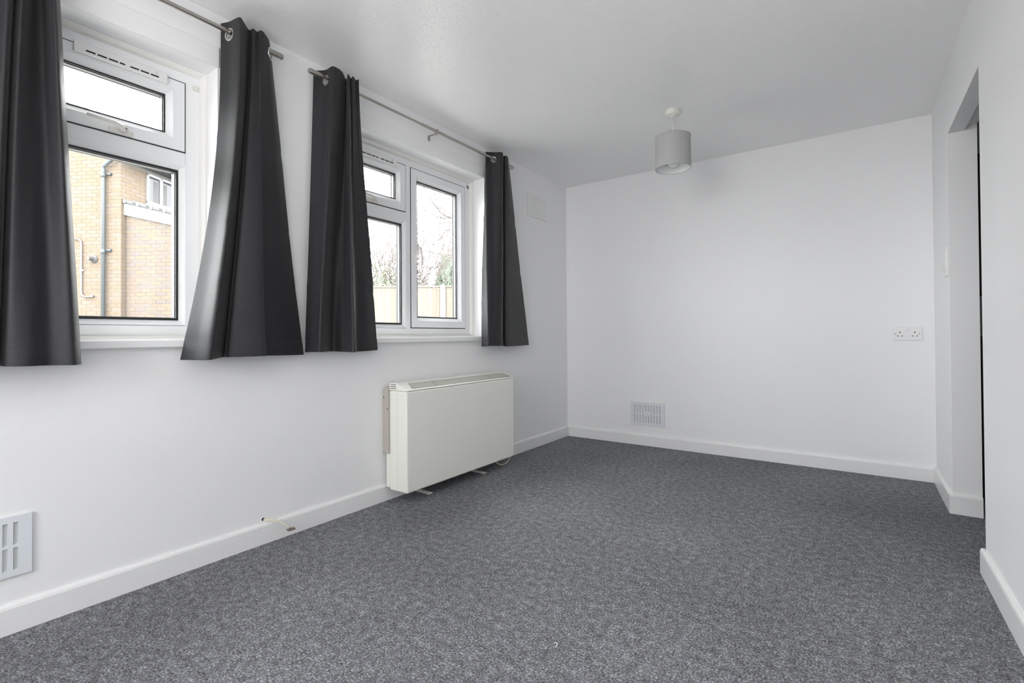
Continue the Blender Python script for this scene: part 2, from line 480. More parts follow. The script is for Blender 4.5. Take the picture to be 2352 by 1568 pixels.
def window(name, off, mirror, label):
    y0, y1 = WY0+off, WY1+off
    w = empty(name, (FX, (y0+y1)/2, WZ0), label, kind='structure')
    fy0, fy1, fz0, fz1 = y0+0.022, y1-0.022, WZ0+0.006, WZ1-0.016
    b = MB()
    b.frame(fy0, fy1, fz0, fz1, [(0, FX-0.07), (0, FX), (0.055, FX), (0.057, FX-0.02), (0.057, FX-0.07)])
    b.build('frame', m_upvc, w)
    b = MB()
    b.frame(y0+0.0005, y1-0.0005, WZ0+0.0005, WZ1-0.0005, [(0, FX-0.002), (0, FX+0.024), (0.006, FX+0.022), (0.016, FX+0.014), (0.023, FX+0.001), (0.023, FX-0.07)])
    b.build('reveal_bead', m_trim, w)
    ym = (fy0+fy1)/2
    L = (fy0+0.056, ym-0.022); R = (ym+0.022, fy1-0.056)
    small, tall = (R, L) if mirror else (L, R)
    zt, zb = fz1-0.049, fz0+0.058
    b = MB(); b.box(FX-0.07, FX, ym-0.022, ym+0.022, fz0+0.05, fz1-0.05)
    b.build('mullion', m_upvc, w, bevel=0.004)
    zf = 1.790                                  # underside of the fanlight sash
    b = MB(); b.box(FX-0.07, FX, small[0]-0.001, small[1]+0.001, zf-0.058, zf)
    b.build('transom', m_upvc, w, bevel=0.004)
    s = sash(w, 'fanlight_sash', small[0], small[1], zf, zt)
    # fixed light under the transom, glazed straight into the frame
    b = MB(); b.frame(small[0]-0.001, small[1]+0.001, zb-0.001, zf-0.057, [(0, FX-0.06), (0, FX-0.001), (0.004, FX-0.003), (0.022, FX-0.017), (0.022, FX-0.06)])
    g = b.build('glazing_bead', m_upvc, w)
    pane(g, small[0]+0.024, small[1]-0.024, zb+0.024, zf-0.082)
    t = sash(w, 'casement_sash', tall[0], tall[1], zb, zt)
    X = FX+0.006
    # trickle vent on the head of the fanlight
    sg = -1 if mirror else 1
    c = (small[0]+small[1])/2 - 0.03*sg*0 + (0.0)
    v0, v1 = c-0.155, c+0.155
    if mirror: v0, v1 = v0+0.03, v1+0.03
    else: v0, v1 = v0+0.045, v1+0.045
    if not mirror: v0, v1 = -2.352, -2.042
    else: v0, v1 = -3.633, -3.325
    b = MB(); b.box(X, X+0.014, v0, v1, zt-0.036, zt+0.006); o = b.build('trickle_vent', m_plastic, s, bevel=0.003)
    k = 7; L0 = v0+0.035; step = (v1-v0-0.062)/k
    for i in range(k):
        b = MB(); a0 = L0+i*step; wdt = step-0.006 if i != 3 else step*0.5
        b.box(X+0.0138, X+0.0147, a0, a0+wdt, zt-0.026, zt-0.020)
        b.build('slot', m_dark, o)
    b = MB(); b.box(X+0.0135, X+0.018, v1-0.045, v1-0.036, zt-0.012, zt-0.002); b.build('slider', m_ivory, o)
    # fanlight handle
    hy = -3.487 if mirror else -2.235
    hz = zf+0.012
    b = MB(); b.box(X, X+0.012, hy-0.038, hy+0.040, hz-0.010, hz+0.012); h = b.build('handle', m_ivory, s, bevel=0.004)
    pts = [(X+0.010, hy+0.01, hz+0.006), (X+0.030, hy-0.004, hz+0.012), (X+0.038, hy-0.03, hz+0.020), (X+0.040, hy-0.07, hz+0.022), (X+0.040, hy-0.115, hz+0.024)]
    b = MB(); b.tube(pts, [0.012, 0.011, 0.008, 0.0075, 0.006], 12); b.build('lever', m_ivory, h, smooth=True)
    b = MB(); b.tube([(X+0.02, hy+0.012, hz+0.012), (X+0.0245, hy+0.012, hz+0.0145)], 0.004, 10); b.build('lock_button', m_dark, h)
    # casement handle on the stile next to the mullion
    cy = tall[0]+0.050 if not mirror else tall[1]-0.050
    cz = 1.56
    b = MB(); b.box(X, X+0.012, cy-0.013, cy+0.013, cz-0.040, cz+0.035); h = b.build('handle', m_ivory, t, bevel=0.004)
    pts = [(X+0.010, cy, cz+0.010), (X+0.030, cy, cz+0.004), (X+0.040, cy+0.004, cz-0.025), (X+0.042, cy+0.008, cz-0.07), (X+0.040, cy+0.010, cz-0.115)]
    b = MB(); b.tube(pts, [0.012, 0.011, 0.008, 0.0075, 0.006], 12); b.build('lever', m_ivory, h, smooth=True)
    b = MB(); b.tube([(X+0.032, cy+0.002, cz+0.0), (X+0.043, cy+0.003, cz-0.0)], 0.004, 10); b.build('lock_button', m_dark, h)
    return w
w2 = window('window_2', 0, False, 'white window further along, with a tall casement and a small top sash')
w1 = window('window_1', DW-0.012, True, 'white window at left looking onto the brick house')
b = MB(); b.box(FX, FX+0.010, -3.222, -3.203, 2.082, 2.102); b.build('plug', m_ivory, w1, bevel=0.002)
b = MB(); b.tube([(FX, -1.332, 2.118), (FX+0.008, -1.327, 2.108), (FX+0.004, -1.322, 2.098)], 0.006, 8); b.build('plug', m_copper, w2)

# window boards and curtain battens
def sill(name, y0, y1, lab):
    prof = [(FX-0.002, 0.932), (0.030, 0.932), (0.034, 0.936), (0.034, 0.960), (0.028, 0.967), (FX-0.002, 0.967)]
    b = MB(); b.prism(prof, lambda u, v, s: Vector((u, s, v)), y0, y1)
    o = b.build(name, m_sill)
    return struct(o, lab)
sill('trim_1', WY0-0.03, WY1+0.02, 'white window board under the far window')
sill('trim_2', A0-0.03, A1+0.02, 'white window board under the left window')
def batten(name, y0, y1):
    b = MB(); b.box(0, 0.009, y0, y1, WZ1, 2.252)
    o = struct(b.build(name, m_gloss, bevel=0.003))
    return o
batten('trim_3', WY0-0.02, WY1+0.004)
batten('trim_4', A0-0.02, A1+0.004)

# unseen rear window, added behind the camera to let in more daylight
r = empty('added_window', (1.35, REAR-0.1, RZ0), 'unseen glazed opening added in the rear wall for daylight', kind='structure')
b = MB()
for x0, x1 in ((RX0, RX0+0.06), (RX1-0.06, RX1), (1.32, 1.38)):
    b.box(x0, x1, REAR-0.13, REAR-0.07, RZ0, RZ1)
b.box(RX0, RX1, REAR-0.13, REAR-0.07, RZ0, RZ0+0.06); b.box(RX0, RX1, REAR-0.13, REAR-0.07, RZ1-0.06, RZ1)
b.build('frame', m_upvc, r)
for x0, x1 in ((RX0+0.06, 1.32), (1.38, RX1-0.06)):
    b = MB(); b.box(x0, x1, REAR-0.102, REAR-0.098, RZ0+0.06, RZ1-0.06); b.build('pane', m_glass, r)

# ================================================================== CURTAINS AND RODS
RODX, RODZ = 0.08, 2.30
def rod(y0, y1, joint, label, brackets):
    t = empty('curtain_rod', (RODX, (y0+y1)/2, RODZ), label, 'curtain rod', 'steel curtain rods over the windows')
    b = MB(); b.tube([(RODX, y0, RODZ), (RODX, joint, RODZ)], 0.0078, 14); b.build('inner_pole', m_steel, t, smooth=True, auto=40)
    b = MB(); b.tube([(RODX, joint, RODZ), (RODX, y1, RODZ)], 0.0095, 14); b.build('outer_pole', m_steel, t, smooth=True, auto=40)
    for e, s in ((y0, -1), (y1, 1)):
        b = MB(); b.tube([(RODX, e-s*0.012, RODZ), (RODX, e, RODZ), (RODX, e+s*0.066, RODZ), (RODX, e+s*0.070, RODZ)], [0.0125, 0.0135, 0.0135, 0.012], 18)
        b.build('finial', m_steel, t, smooth=True, auto=40)
    for by in brackets:
        b = MB()
        b.box(0.009, 0.0115, by-0.008, by+0.008, 2.256, RODZ-0.012)
        b.box(0.009, RODX+0.006, by-0.008, by+0.008, RODZ-0.0145, RODZ-0.012)
        o = b.build('bracket', m_steel, t, bevel=0.0008)
        b = MB(); b.ring((RODX, by, RODZ), (0, 1, 0), 0.012, 0.003, 20, 6, 2.0)
        b.tube([(RODX, by, RODZ-0.012), (RODX, by, RODZ-0.026)], 0.003, 8)
        b.build('cup', m_steel, o, smooth=True)
    return t
rod(-4.60, -2.990, -4.1, 'brushed steel curtain rod above the left window facing the brick house', [-4.52, -3.06])
rod(-2.712, -1.085, -2.005, 'brushed steel curtain rod above the far window with its bracket showing', [-2.64, -1.875, -1.10])

def cat(p, t):
    """Catmull-Rom through control points, t in 0..len-1"""
    n = len(p)-1; i = min(int(t), n-1); f = t-i
    p0, p1, p2, p3 = p[max(i-1, 0)], p[i], p[i+1], p[min(i+2, n)]
    return tuple(0.5*((2*b)+(c-a)*f+(2*a-5*b+4*c-d)*f*f+(3*b-a-3*c+d)*f**3) for a, b, c, d in zip(p0, p1, p2, p3))

def curtain(top, bot, label, pw, zb0=0.885, seed=0, hemlift=None, sub=14, nz=70, group='charcoal eyelet curtains'):
    rnd = random.Random(seed)
    ZT = 2.345
    n = len(top); ns = (n-1)*sub+1
    me_v, me_f = [], []
    pws = pw if isinstance(pw, list) else [pw]*n
    ph = [rnd.uniform(0, 6.28) for _ in range(8)]
    zlev = [ZT, ZT-0.003] + [ZT-0.003-(ZT-0.003-zb0-0.062)*k/(nz-4) for k in range(1, nz-3)] + [zb0+0.0585, zb0+0.03, zb0+0.002, zb0]
    nzr = len(zlev)
    for z in zlev:
        t = (ZT-z)/(ZT-zb0)
        ctl = []
        for i in range(n):
            wgt = t**pws[i]
            ctl.append((top[i][0]*(1-wgt)+bot[i][0]*wgt, top[i][1]*(1-t)+bot[i][1]*t))
        for s in range(ns):
            y, x = cat(ctl, s/sub)
            u = s/(ns-1)
            # soft sideways sway and crease lines left from the packet folds
            y += 0.004*math.sin(5*t+ph[0]+u*3)*t
            x += 0.005*math.sin(7*t+ph[1]+u*7)*t
            for q, cz in enumerate((0.34, 0.60, 0.78)):
                g = math.exp(-((t-cz-0.01*math.sin(9*u+ph[2+q]))/0.013)**2)
                x -= 0.0045*g*(0.5+0.5*math.sin(14*u+ph[3+q]))
            zz = z
            if t > 0.9: zz += 0.004*math.sin(6.3*u+ph[6])*(t-0.9)*10
            if t < 0.04: zz += 0.005*math.sin(8*u+ph[7])*(1-t/0.04)
            if z <= zb0+0.0586: x += 0.0026            # turned-up hem stands a little proud
            me_v.append((max(x, 0.022), y, zz))
    # eyelets: where the folded heading crosses the rod
    ec = []
    for s in range(ns-1):
        # row close to the rod
        r0 = min(range(nzr), key=lambda k: abs(zlev[k]-RODZ))
        a, b_ = me_v[r0*ns+s], me_v[r0*ns+s+1]
        if (a[0]-RODX)*(b_[0]-RODX) <= 0 and abs(a[0]-b_[0]) > 1e-7:
            f = (RODX-a[0])/(b_[0]-a[0])
            c = Vector((RODX, a[1]+(b_[1]-a[1])*f, RODZ-0.011))
            tg = Vector((b_[0]-a[0], b_[1]-a[1], 0)).normalized()
            if not ec or abs(ec[-1][0].y-c.y) > 0.012:
                ec.append((c, tg))
    for k in range(nzr-1):
        for s in range(ns-1):
            ids = (k*ns+s, k*ns+s+1, (k+1)*ns+s+1, (k+1)*ns+s)
            me_f.append(ids)
    me = bpy.data.meshes.new('cloth'); me.from_pydata(me_v, [], me_f)
    bm = bmesh.new(); bm.from_mesh(me)
    # cut a clean hole per eyelet: split finely near it, then drop the faces inside
    kill = []
    for c, tg in ec:
        nrm = Vector((-tg.y, tg.x, 0))
        near = [f for f in bm.faces if (f.calc_center_median()-c).length < 0.05]
        es = list({e for f in near for e in f.edges})
        bmesh.ops.subdivide_edges(bm, edges=es, cuts=3, use_grid_fill=True)
    for c, tg in ec:
        nrm = Vector((-tg.y, tg.x, 0))
        for f in bm.faces:
            dlt = f.calc_center_median()-c
            if dlt.length < 0.045 and abs(dlt.dot(nrm)) < 0.02:
                if math.hypot(dlt.dot(tg), dlt.z) < 0.0225: kill.append(f)
    kill = list(set(kill))
    bmesh.ops.delete(bm, geom=kill, context='FACES')
    bmesh.ops.recalc_face_normals(bm, faces=bm.faces)
    bm.to_mesh(me); bm.free()
    me.materials.append(m_cloth)
    me.polygons.foreach_set('use_smooth', [True]*len(me.polygons))
    ym = sum(p[0] for p in top)/n
    t = empty('curtain', (RODX, ym, RODZ), label, 'curtain', group)
    o = link('cloth', me, t)
    sd = o.modifiers.new('thickness', 'SOLIDIFY'); sd.thickness = 0.0016; sd.offset = 0
    for c, tg in ec:
        b = MB(); b.ring(c, (-tg.y, tg.x, 0), 0.0245, 0.0042, 32, 8, 0.9)
        b.build('eyelet', m_nickel, t, smooth=True)
    return t

c1t = [(-4.52, .05), (-4.50, .12), (-4.43, .05), (-4.37, .13), (-4.30, .05), (-4.24, .13), (-4.17, .05), (-4.10, .13), (-4.03, .05), (-3.97, .12), (-3.90, .05),
       (-3.856, .12), (-3.838, .15), (-3.813, .07), (-3.807, .14), (-3.775, .06), (-3.751, .06), (-3.746, .13), (-3.713, .04)]
c1b = [(-4.50, .05), (-4.48, .15), (-4.42, .06), (-4.36, .16), (-4.29, .06), (-4.22, .16), (-4.16, .06), (-4.09, .16), (-4.02, .06), (-3.97, .16), (-3.925, .06),
       (-3.901, .16), (-3.875, .16), (-3.861, .09), (-3.858, .16), (-3.811, .18), (-3.753, .145), (-3.697, .165), (-3.663, .10)]
curtain(c1t, c1b, 'charcoal curtain at the far left, cut off by the frame edge', 1.0, seed=1)
c2t = [(-3.173, .03), (-3.159, .08), (-3.151, .15), (-3.126, .135), (-3.086, .10), (-3.078, .12), (-3.053, .105), (-3.044, .125), (-3.012, .105), (-2.984, .08), (-2.951, .03)]
c2b = [(-3.335, .05), (-3.310, .11), (-3.292, .19), (-3.253, .16), (-3.174, .06), (-3.194, .15), (-3.067, .19), (-3.043, .12), (-2.967, .09), (-2.876, .06), (-2.791, .03)]
curtain(c2t, c2b, 'charcoal curtain right of the left window, widest at its hem', [2.0, 1.9, 1.7, 1.6, 1.5, 1.4, 1.2, 1.1, 1.0, 1.0, 1.0], seed=2)
c3t = [(-2.726, .03), (-2.701, .05), (-2.683, .08), (-2.679, .13), (-2.624, .125), (-2.566, .08), (-2.596, .14), (-2.564, .12), (-2.569, .145), (-2.532, .12), (-2.526, .135)]
c3b = [(-2.787, .05), (-2.791, .09), (-2.788, .13), (-2.778, .165), (-2.653, .06), (-2.621, .11), (-2.601, .18), (-2.544, .12), (-2.501, .08), (-2.428, .08), (-2.334, .05)]
curtain(c3t, c3b, 'charcoal curtain left of the far window, wall seen through its eyelet', 1.15, zb0=0.893, seed=3)
c4t = [(-1.296, .028), (-1.316, .046), (-1.290, .064), (-1.265, .08), (-1.234, .135), (-1.176, .105), (-1.181, .125), (-1.148, .125), (-1.074, .08)]
c4b = [(-1.382, .040), (-1.414, .118), (-1.408, .134), (-1.385, .146), (-1.290, .165), (-1.158, .08), (-1.220, .15), (-1.031, .11), (-0.765, .05)]
curtain(c4t, c4b, 'narrowest charcoal curtain, right of the far window near the corner', 1.0, zb0=0.893, seed=4, sub=18)

# ================================================================== STORAGE HEATER
HY0, HY1 = -2.252, -1.188
t = empty('storage_heater', (0.1, (HY0+HY1)/2, 0), 'cream wall mounted storage heater under the far window', 'heater')
XF = 0.197
prof = [(0.05, 0.072), (XF-0.012, 0.072), (XF-0.003, 0.074), (XF, 0.080), (XF, 0.655), (0.05, 0.655)]
b = MB(); b.prism([(0.05, 0.071), (XF, 0.071), (XF, 0.653), (0.05, 0.653)], lambda u, v, s: Vector((u, s, v)), HY0, HY1)
o = b.build('casing', m_heat, t, bevel=0.009)
# side seam and cooling slots
b = MB(); b.box(0.118, 0.1192, HY0-0.0006, HY0+0.002, 0.085, 0.645); b.build('seam', m_seam, o)
cap = [(0.05, 0.655), (XF, 0.655), (XF, 0.659), (0.108, 0.697), (0.05, 0.697)]
b = MB(); b.prism(cap, lambda u, v, s: Vector((u, s, v)), HY0+0.001, HY1-0.001)
c = b.build('top_cap', m_heat2, t, bevel=0.004)
for z in (0.694, 0.683, 0.672):
    b = MB(); b.box(0.062, 0.108, HY0-0.0007, HY0+0.003, z-0.0030-0.004, z-0.004); b.build('slot', m_dark, c)
# sloping outlet grille made of fine bars
def slope(s, y, lift=0.0):
    x = 0.108+(XF-0.108)*s; z = 0.697+(0.659-0.697)*s
    return Vector((x+lift*0.39, y, z+lift*0.92))
b = MB()
GY0, GY1 = HY0+0.055, HY1-0.02
def gq(s0, s1, ya, yb, lift, mi, b):
    b.add([slope(s0, ya, lift), slope(s1, ya+0.0, lift), slope(s1, yb, lift), slope(s0, yb, lift)], [(0, 1, 2, 3)], mi)
bd = MB(); bd.add([slope(0.14, GY0+0.028, 0.0006), slope(0.84, GY0, 0.0006), slope(0.84, GY1, 0.0006), slope(0.14, GY1-0.012, 0.0006)], [(0, 1, 2, 3)])
g = bd.build('outlet_grille', m_dark, t)
b = MB()
for i in range(9):
    s0 = 0.16+i*0.075
    ya = GY0+0.028*(0.84-s0)/0.70
    b.add([slope(s0, ya, 0.0018), slope(s0+0.042, ya-0.0017, 0.0018), slope(s0+0.042, GY1-0.012*(0.84-s0)/0.7, 0.0018), slope(s0, GY1-0.012*(0.84-s0)/0.7, 0.0018)], [(0, 1, 2, 3)])
ny = 170
for i in range(ny+1):
    y = GY0+0.03+(GY1-GY0-0.045)*i/ny
    b.add([slope(0.15, y, 0.0014), slope(0.83, y-0.020, 0.0014), slope(0.83, y-0.0172, 0.0014), slope(0.15, y+0.0028, 0.0014)], [(0, 1, 2, 3)])
q = b.build('mesh_bars', m_grille, g); q['kind'] = 'stuff'
for yy in (-1.98, -1.43):
    b = MB(); b.box(-0.0008, 0.0008, -0.0015, 0.0015, 0, 1)
    b = MB(); b.add([slope(0.15, yy, 0.0022), slope(0.83, yy-0.014, 0.0022), slope(0.83, yy-0.011, 0.0022), slope(0.15, yy+0.003, 0.0022)], [(0, 1, 2, 3)])
    b.build('grille_tie', m_dark, g)
b = MB(); b.prism([(0.0, 0.288), (0.052, 0.282), (0.052, 0.676), (0.022, 0.676), (0.0, 0.655)], lambda u, v, s: Vector((u, s, v)), HY0-0.010, HY1+0.01)
o = b.build('wall_bracket', m_bracket, t, bevel=0.0015); o['label'] = 'beige back box'
for z, x in ((0.612, 0.014), (0.545, 0.046)):
    b = MB(); b.tube([(x, HY0-0.0115, z), (x, HY0-0.009, z)], 0.004, 10); b.build('screw', m_dark, o)
b = MB(); b.box(0.024, 0.052, HY0, HY1, 0.085, 0.29); b.build('rear_panel', m_heat, t, bevel=0.002)
for yy in (-2.010, -1.475):
    b = MB(); b.box(0.026, 0.145, yy-0.018, yy+0.018, 0.001, 0.005); b.box(0.026, 0.030, yy-0.018, yy+0.018, 0.001, 0.09)
    b.build('foot', m_heat2, t, bevel=0.001)
pts = [(0.10+0.035*math.cos(a)+0.02, -1.235+0.055*math.cos(a), 0.073+0.068*math.sin(a)) for a in [PI*(1.05+0.9*i/16) for i in range(17)]]
b = MB(); b.tube(pts, 0.004, 8); o = b.build('power_cable', m_cable, t, smooth=True); o['label'] = 'cream cable loop'

# ================================================================== VENTS
def vent(loc, wall, label, slotw, closed, mid, mt=m_plastic2, rows=2, cols=10):
    """0.30 x 0.20 louvre plate: bars built round real slots with a mesh behind"""
    t = empty('air_vent', loc, label, 'vent', 'white plastic louvre vents')
    x0, y0, z0 = loc                                # centre on the wall face
    Wd, Hh, T = 0.304, 0.198, 0.010
    def P(u, v, d):
        return Vector((x0+d, y0+u, z0+v)) if wall == 'left' else Vector((x0+u, y0-d, z0+v))
    def bx(b, u0, u1, v0, v1, d0, d1):
        b.prism([(u0, v0), (u1, v0), (u1, v1), (u0, v1)], lambda u, v, s: P(u, v, s), d0, d1)
    b = MB(); pitch = 0.0250; su0 = -pitch*cols/2
    top, bot, midh = 0.078, -0.078, 0.010
    bx(b, -Wd/2, Wd/2, top, Hh/2, 0.003, T); bx(b, -Wd/2, Wd/2, -Hh/2, bot, 0.003, T)
    bx(b, -Wd/2, su0+(pitch-slotw)/2, bot, top, 0.003, T); bx(b, -su0-(pitch-slotw)/2, Wd/2, bot, top, 0.003, T)
    bx(b, su0+(pitch-slotw)/2, -su0-(pitch-slotw)/2, -midh/2, midh/2, 0.003, T)
    o = b.build('plate', mt, t)
    for c in range(1, cols):
        u = su0+pitch*c
        for v0, v1 in ((bot, -midh/2), (midh/2, top)):
            b = MB(); bx(b, u-(pitch-slotw)/2, u+(pitch-slotw)/2, v0, v1, 0.003, T); b.build('bar', mt, t)
    b = MB(); bx(b, -Wd/2+0.004, Wd/2-0.004, -Hh/2+0.004, Hh/2-0.004, 0.0005, 0.0088 if closed else 0.003)
    b.build('fly_mesh', mt if closed else m_mesh, t)
    if mid:
        b = MB(); bx(b, -pitch, pitch, -0.022, 0.022, 0.0035, T+0.0005); k = b.build('slider_plate', mt, t)
        b = MB(); bx(b, -0.006, 0.004, -0.008, 0.008, T, T+0.006); b.build('knob', mt, k)
    return t
vent((0.0, -3.917, 0.285), 'left', 'low vent on the window wall, at the left edge by the skirting', 0.0125, False, False)
vent((0.0, -0.540, 2.098), 'left', 'high closed vent on the window wall near the corner', 0.008, True, False, mt=m_plastic)
vent((0.794, 0.0, 0.277), 'back', 'low vent with a central slider on the back wall', 0.0125, False, True)

# ================================================================== SOCKET AND SWITCH
t = empty('wall_socket', (2.573, 0, 0.967), 'white twin wall socket on the back wall at right', 'socket')
b = MB(); b.box(2.498, 2.648, -0.010, 0, 0.922, 1.011); b.build('plate', m_plastic, t, bevel=0.003)
def pin(x, z, w, h):
    b = MB(); b.box(x-w/2, x+w/2, -0.0106, -0.009, z-h/2, z+h/2); b.build('pin_hole', m_dark, t)
for cx in (2.534, 2.611):
    pin(cx-0.0005, 0.976, 0.005, 0.010)
    pin(cx-0.0115, 0.952, 0.008, 0.0045); pin(cx+0.0115, 0.952, 0.008, 0.0045)
for sx in (2.5105, 2.634):
    b = MB(); b.tube([(sx, -0.0095, 0.966), (sx, -0.0108, 0.966)], 0.0035, 10); b.build('screw', m_copper, t)
for sx in (2.5655, 2.580):
    b = MB(); b.box(sx-0.006, sx+0.006, -0.0145, -0.0095, 0.977, 0.997); b.build('rocker', m_plastic, t, bevel=0.001)
t = empty('wall_switch', (W, -0.56, 1.36), 'white wall switch plate on the narrow wall beside the doorway', 'switch')
b = MB(); b.box(W-0.007, W, -0.605, -0.515, 1.285, 1.445); b.build('plate', m_plastic, t, bevel=0.003)
b = MB(); b.box(W-0.0105, W-0.006, -0.590, -0.545, 1.320, 1.415); b.build('cover', m_plastic, t, bevel=0.002)
b = MB(); b.box(W-0.014, W-0.006, -0.570, -0.530, 1.325, 1.352); b.build('rocker', m_ivory, t, bevel=0.002)

# ================================================================== CABLE STUB
t = empty('cut_cable', (0.0, -2.973, 0.112), 'cut cream cable poking out of a hole above the skirting', 'cable')
b = MB(); b.lathe([(0.0, 0.0), (0.0072, 0.0)], 0, 0, 16)
b.v = [(0.0007, -2.973+p[0], 0.112+p[1]) for p in b.v]
b.build('hole', m_dark, t)
for dz in (0.0, -0.0048):
    pts = [(-0.004, -2.973, 0.110+dz), (0.018, -2.955, 0.111+dz), (0.036, -2.935, 0.107+dz), (0.052, -2.905, 0.086+dz*0.8), (0.064, -2.885, 0.066+dz*0.4), (0.070, -2.868, 0.056+dz*0.3)]
    b = MB(); b.tube(pts, 0.0031, 8); b.build('core', m_cable, t, smooth=True)
b = MB(); b.box(0.058, 0.082, -2.892, -2.858, 0.046, 0.053); b.build('cut_end', m_copper, t, bevel=0.001)

# ================================================================== PENDANT LIGHT
PX, PY = 1.353, -1.052
t = empty('pendant_light', (PX, PY, H), 'grey drum shade pendant light hanging from the ceiling', 'lamp')
b = MB(); b.lathe([(0.001, H), (0.046, H), (0.046, H-0.024), (0.042, H-0.032), (0.020, H-0.040), (0.008, H-0.050), (0.001, H-0.050)], PX, PY, 36)
b.build('ceiling_rose', m_ivory, t, smooth=True, auto=35)
b = MB(); b.tube([(PX, PY, H-0.048), (PX, PY, 2.20)], 0.0035, 10); b.build('cord', m_ivory, t, smooth=True)
R, SZ0, SZ1 = 0.108, 2.027, 2.229
b = MB(); b.lathe([(R-0.0015, SZ0), (R, SZ0), (R, SZ1), (R-0.0015, SZ1)], PX, PY, 64); s = b.build('lamp_shade', m_shade, t, smooth=True, auto=35)
b = MB(); b.lathe([(R-0.0016, SZ0+0.001), (R-0.0016, SZ1-0.001)], PX, PY, 64); b.build('lining', m_shade_in, s, smooth=True)
for z in (SZ0, SZ1):
    b = MB(); b.ring((PX, PY, z), (0, 0, 1), R, 0.0014, 64, 6); b.build('rim', m_shade, s, smooth=True)
b = MB(); b.ring((PX, PY, SZ1-0.03), (0, 0, 1), 0.021, 0.0015, 24, 6)
for k in range(3):
    a = 2*PI*k/3+0.4
    b.tube([(PX+0.021*math.cos(a), PY+0.021*math.sin(a), SZ1-0.03), (PX+R*math.cos(a), PY+R*math.sin(a), SZ1-0.002)], 0.0012, 6)
b.build('spider', m_ivory, s, smooth=True)
b = MB(); b.lathe([(0.005, 2.205), (0.017, 2.20), (0.019, 2.16), (0.017, 2.145), (0.001, 2.145)], PX, PY, 24); b.build('lamp_holder', m_ivory, t, smooth=True, auto=40)
b = MB(); b.lathe([(0.012, 2.145), (0.014, 2.126), (0.026, 2.102), (0.034, 2.074), (0.030, 2.050), (0.017, 2.038), (0.001, 2.035)], PX, PY, 28); b.build('bulb', m_bulb, t, smooth=True)

# small scrap of pale fluff on the carpet
b = MB(); b.tube([(1.508, -2.846, 0.002), (1.513, -2.842, 0.006), (1.520, -2.845, 0.007), (1.5235, -2.853, 0.005), (1.523, -2.862, 0.002)], [0.0006, 0.0012, 0.0015, 0.0011, 0.0005], 7)
tag(b.build('lint_scrap', m_plastic, smooth=True), 'tiny curl of white fluff on the carpet in the foreground', 'fluff')

# ================================================================== OUTDOORS
b = MB(); b.box(-40, -0.28, -25, 35, -0.35, -0.15); b.box(-0.28, 12, -25, REAR-0.2, -0.35, -0.15)
b.box(-0.28, 12, 0.2, 35, -0.35, -0.15)
g = b.build('garden_ground', m_ground); struct(g)

# --- brick house seen through the left window
K = Vector((-9.76557642, -0.70422828, 0.0))
E1 = Vector((0.87462836, 0.48479401, 0.0)); E1.normalize(); E2 = Vector((-E1.y, E1.x, 0))
def HP(u, d, z):
    """house coordinates: u along the front to the right, d back from the front, z up"""
    return K + E1*u + E2*d + Vector((0, 0, z))
house = empty('brick_house', HP(-1.5, 1.5, -0.15), 'buff brick house with a lean-to, outside the left window', 'house')
GZ, EZ = -0.15, 4.56
FZ = 4.93
def hbox(b, u0, u1, d0, d1, z0, z1, mi=0):
    vs = [HP(u, d, z) for u in (u0, u1) for d in (d0, d1) for z in (z0, z1)]
    b.add(vs, [(0, 1, 3, 2), (4, 6, 7, 5), (0, 4, 5, 1), (2, 3, 7, 6), (0, 2, 6, 4), (1, 5, 7, 3)], mi)
b = MB(); hbox(b, -4.5, -0.012, 0.012, 6.0, GZ, FZ)
wall_f = b.build('wall', m_mortar, house)
b = MB()
LU1 = 2.6
def lean_top(u): return 3.47 + (3.148-3.469)/1.388*(u+0.029)
b.prism([(0, GZ), (LU1, GZ), (LU1, lean_top(LU1)+0.1), (0, lean_top(0)+0.1)], lambda u, v, s: HP(u, s, v), 0.112, 3.2)
wall_l = b.build('lean_to_wall', m_mortar, house)
BL, BH, BD, CO, ST = 0.215, 0.065, 0.102, 0.075, 0.225
def brick_mesh(name, mt, L=BL, axis='u'):
    b = MB(); e = E1 if axis == 'u' else E2; nrm = -E2 if axis == 'u' else E1
    vs = []
    for dd in (0.0, 0.005):
        k = 0.0 if dd == 0 else 0.002
        for su, sz in ((-1, -1), (1, -1), (1, 1), (-1, 1)):
            vs.append(e*(su*(L/2-k)) + Vector((0, 0, sz*(BH/2-k))) + nrm*dd)
    b.add(vs, [(4, 5, 6, 7), (0, 1, 5, 4), (1, 2, 6, 5), (2, 3, 7, 6), (3, 0, 4, 7)])
    return b.mesh(name, mt)
me_f = [brick_mesh('brick', m) for m in m_bricks]
me_fh = [brick_mesh('brick', m, 0.102) for m in m_bricks]
me_l = [brick_mesh('brick', m) for m in m_bricks2]
me_lh = [brick_mesh('brick', m, 0.102) for m in m_bricks2]
stuff = MB()
cand = []
rb = random.Random(11)
def course(z): return GZ+0.04+CO*z
ncf = int((FZ-GZ-0.05)/CO)
for r_ in range(ncf):
    z = course(r_)
    off = 0 if r_ % 2 == 0 else ST/2
    u = -BL/2 - off
    if r_ % 2: cand.append(('f', -0.0512, z, True))
    while u > -4.4:
        cand.append(('f', u, z, False)); u -= ST
for r_ in range(int((3.5-GZ)/CO)):
    z = course(r_)
    u = 0.0+BL/2 + (ST/2 if r_ % 2 else 0)
    if r_ % 2: cand.append(('l', 0.051, z, True))
    while u < LU1-0.12:
        if z+0.04 < lean_top(u)+0.02: cand.append(('l', u, z, False))
        u += ST
def rank(c):
    k, u, z, hf = c
    vis = (1.05 < z < (4.6 if k == 'f' else 3.5)) and (-0.98 < u < 1.36)
    return (0 if vis else 1, abs(u-0.15)+abs(z-2.3)*0.3)
cand.sort(key=rank)
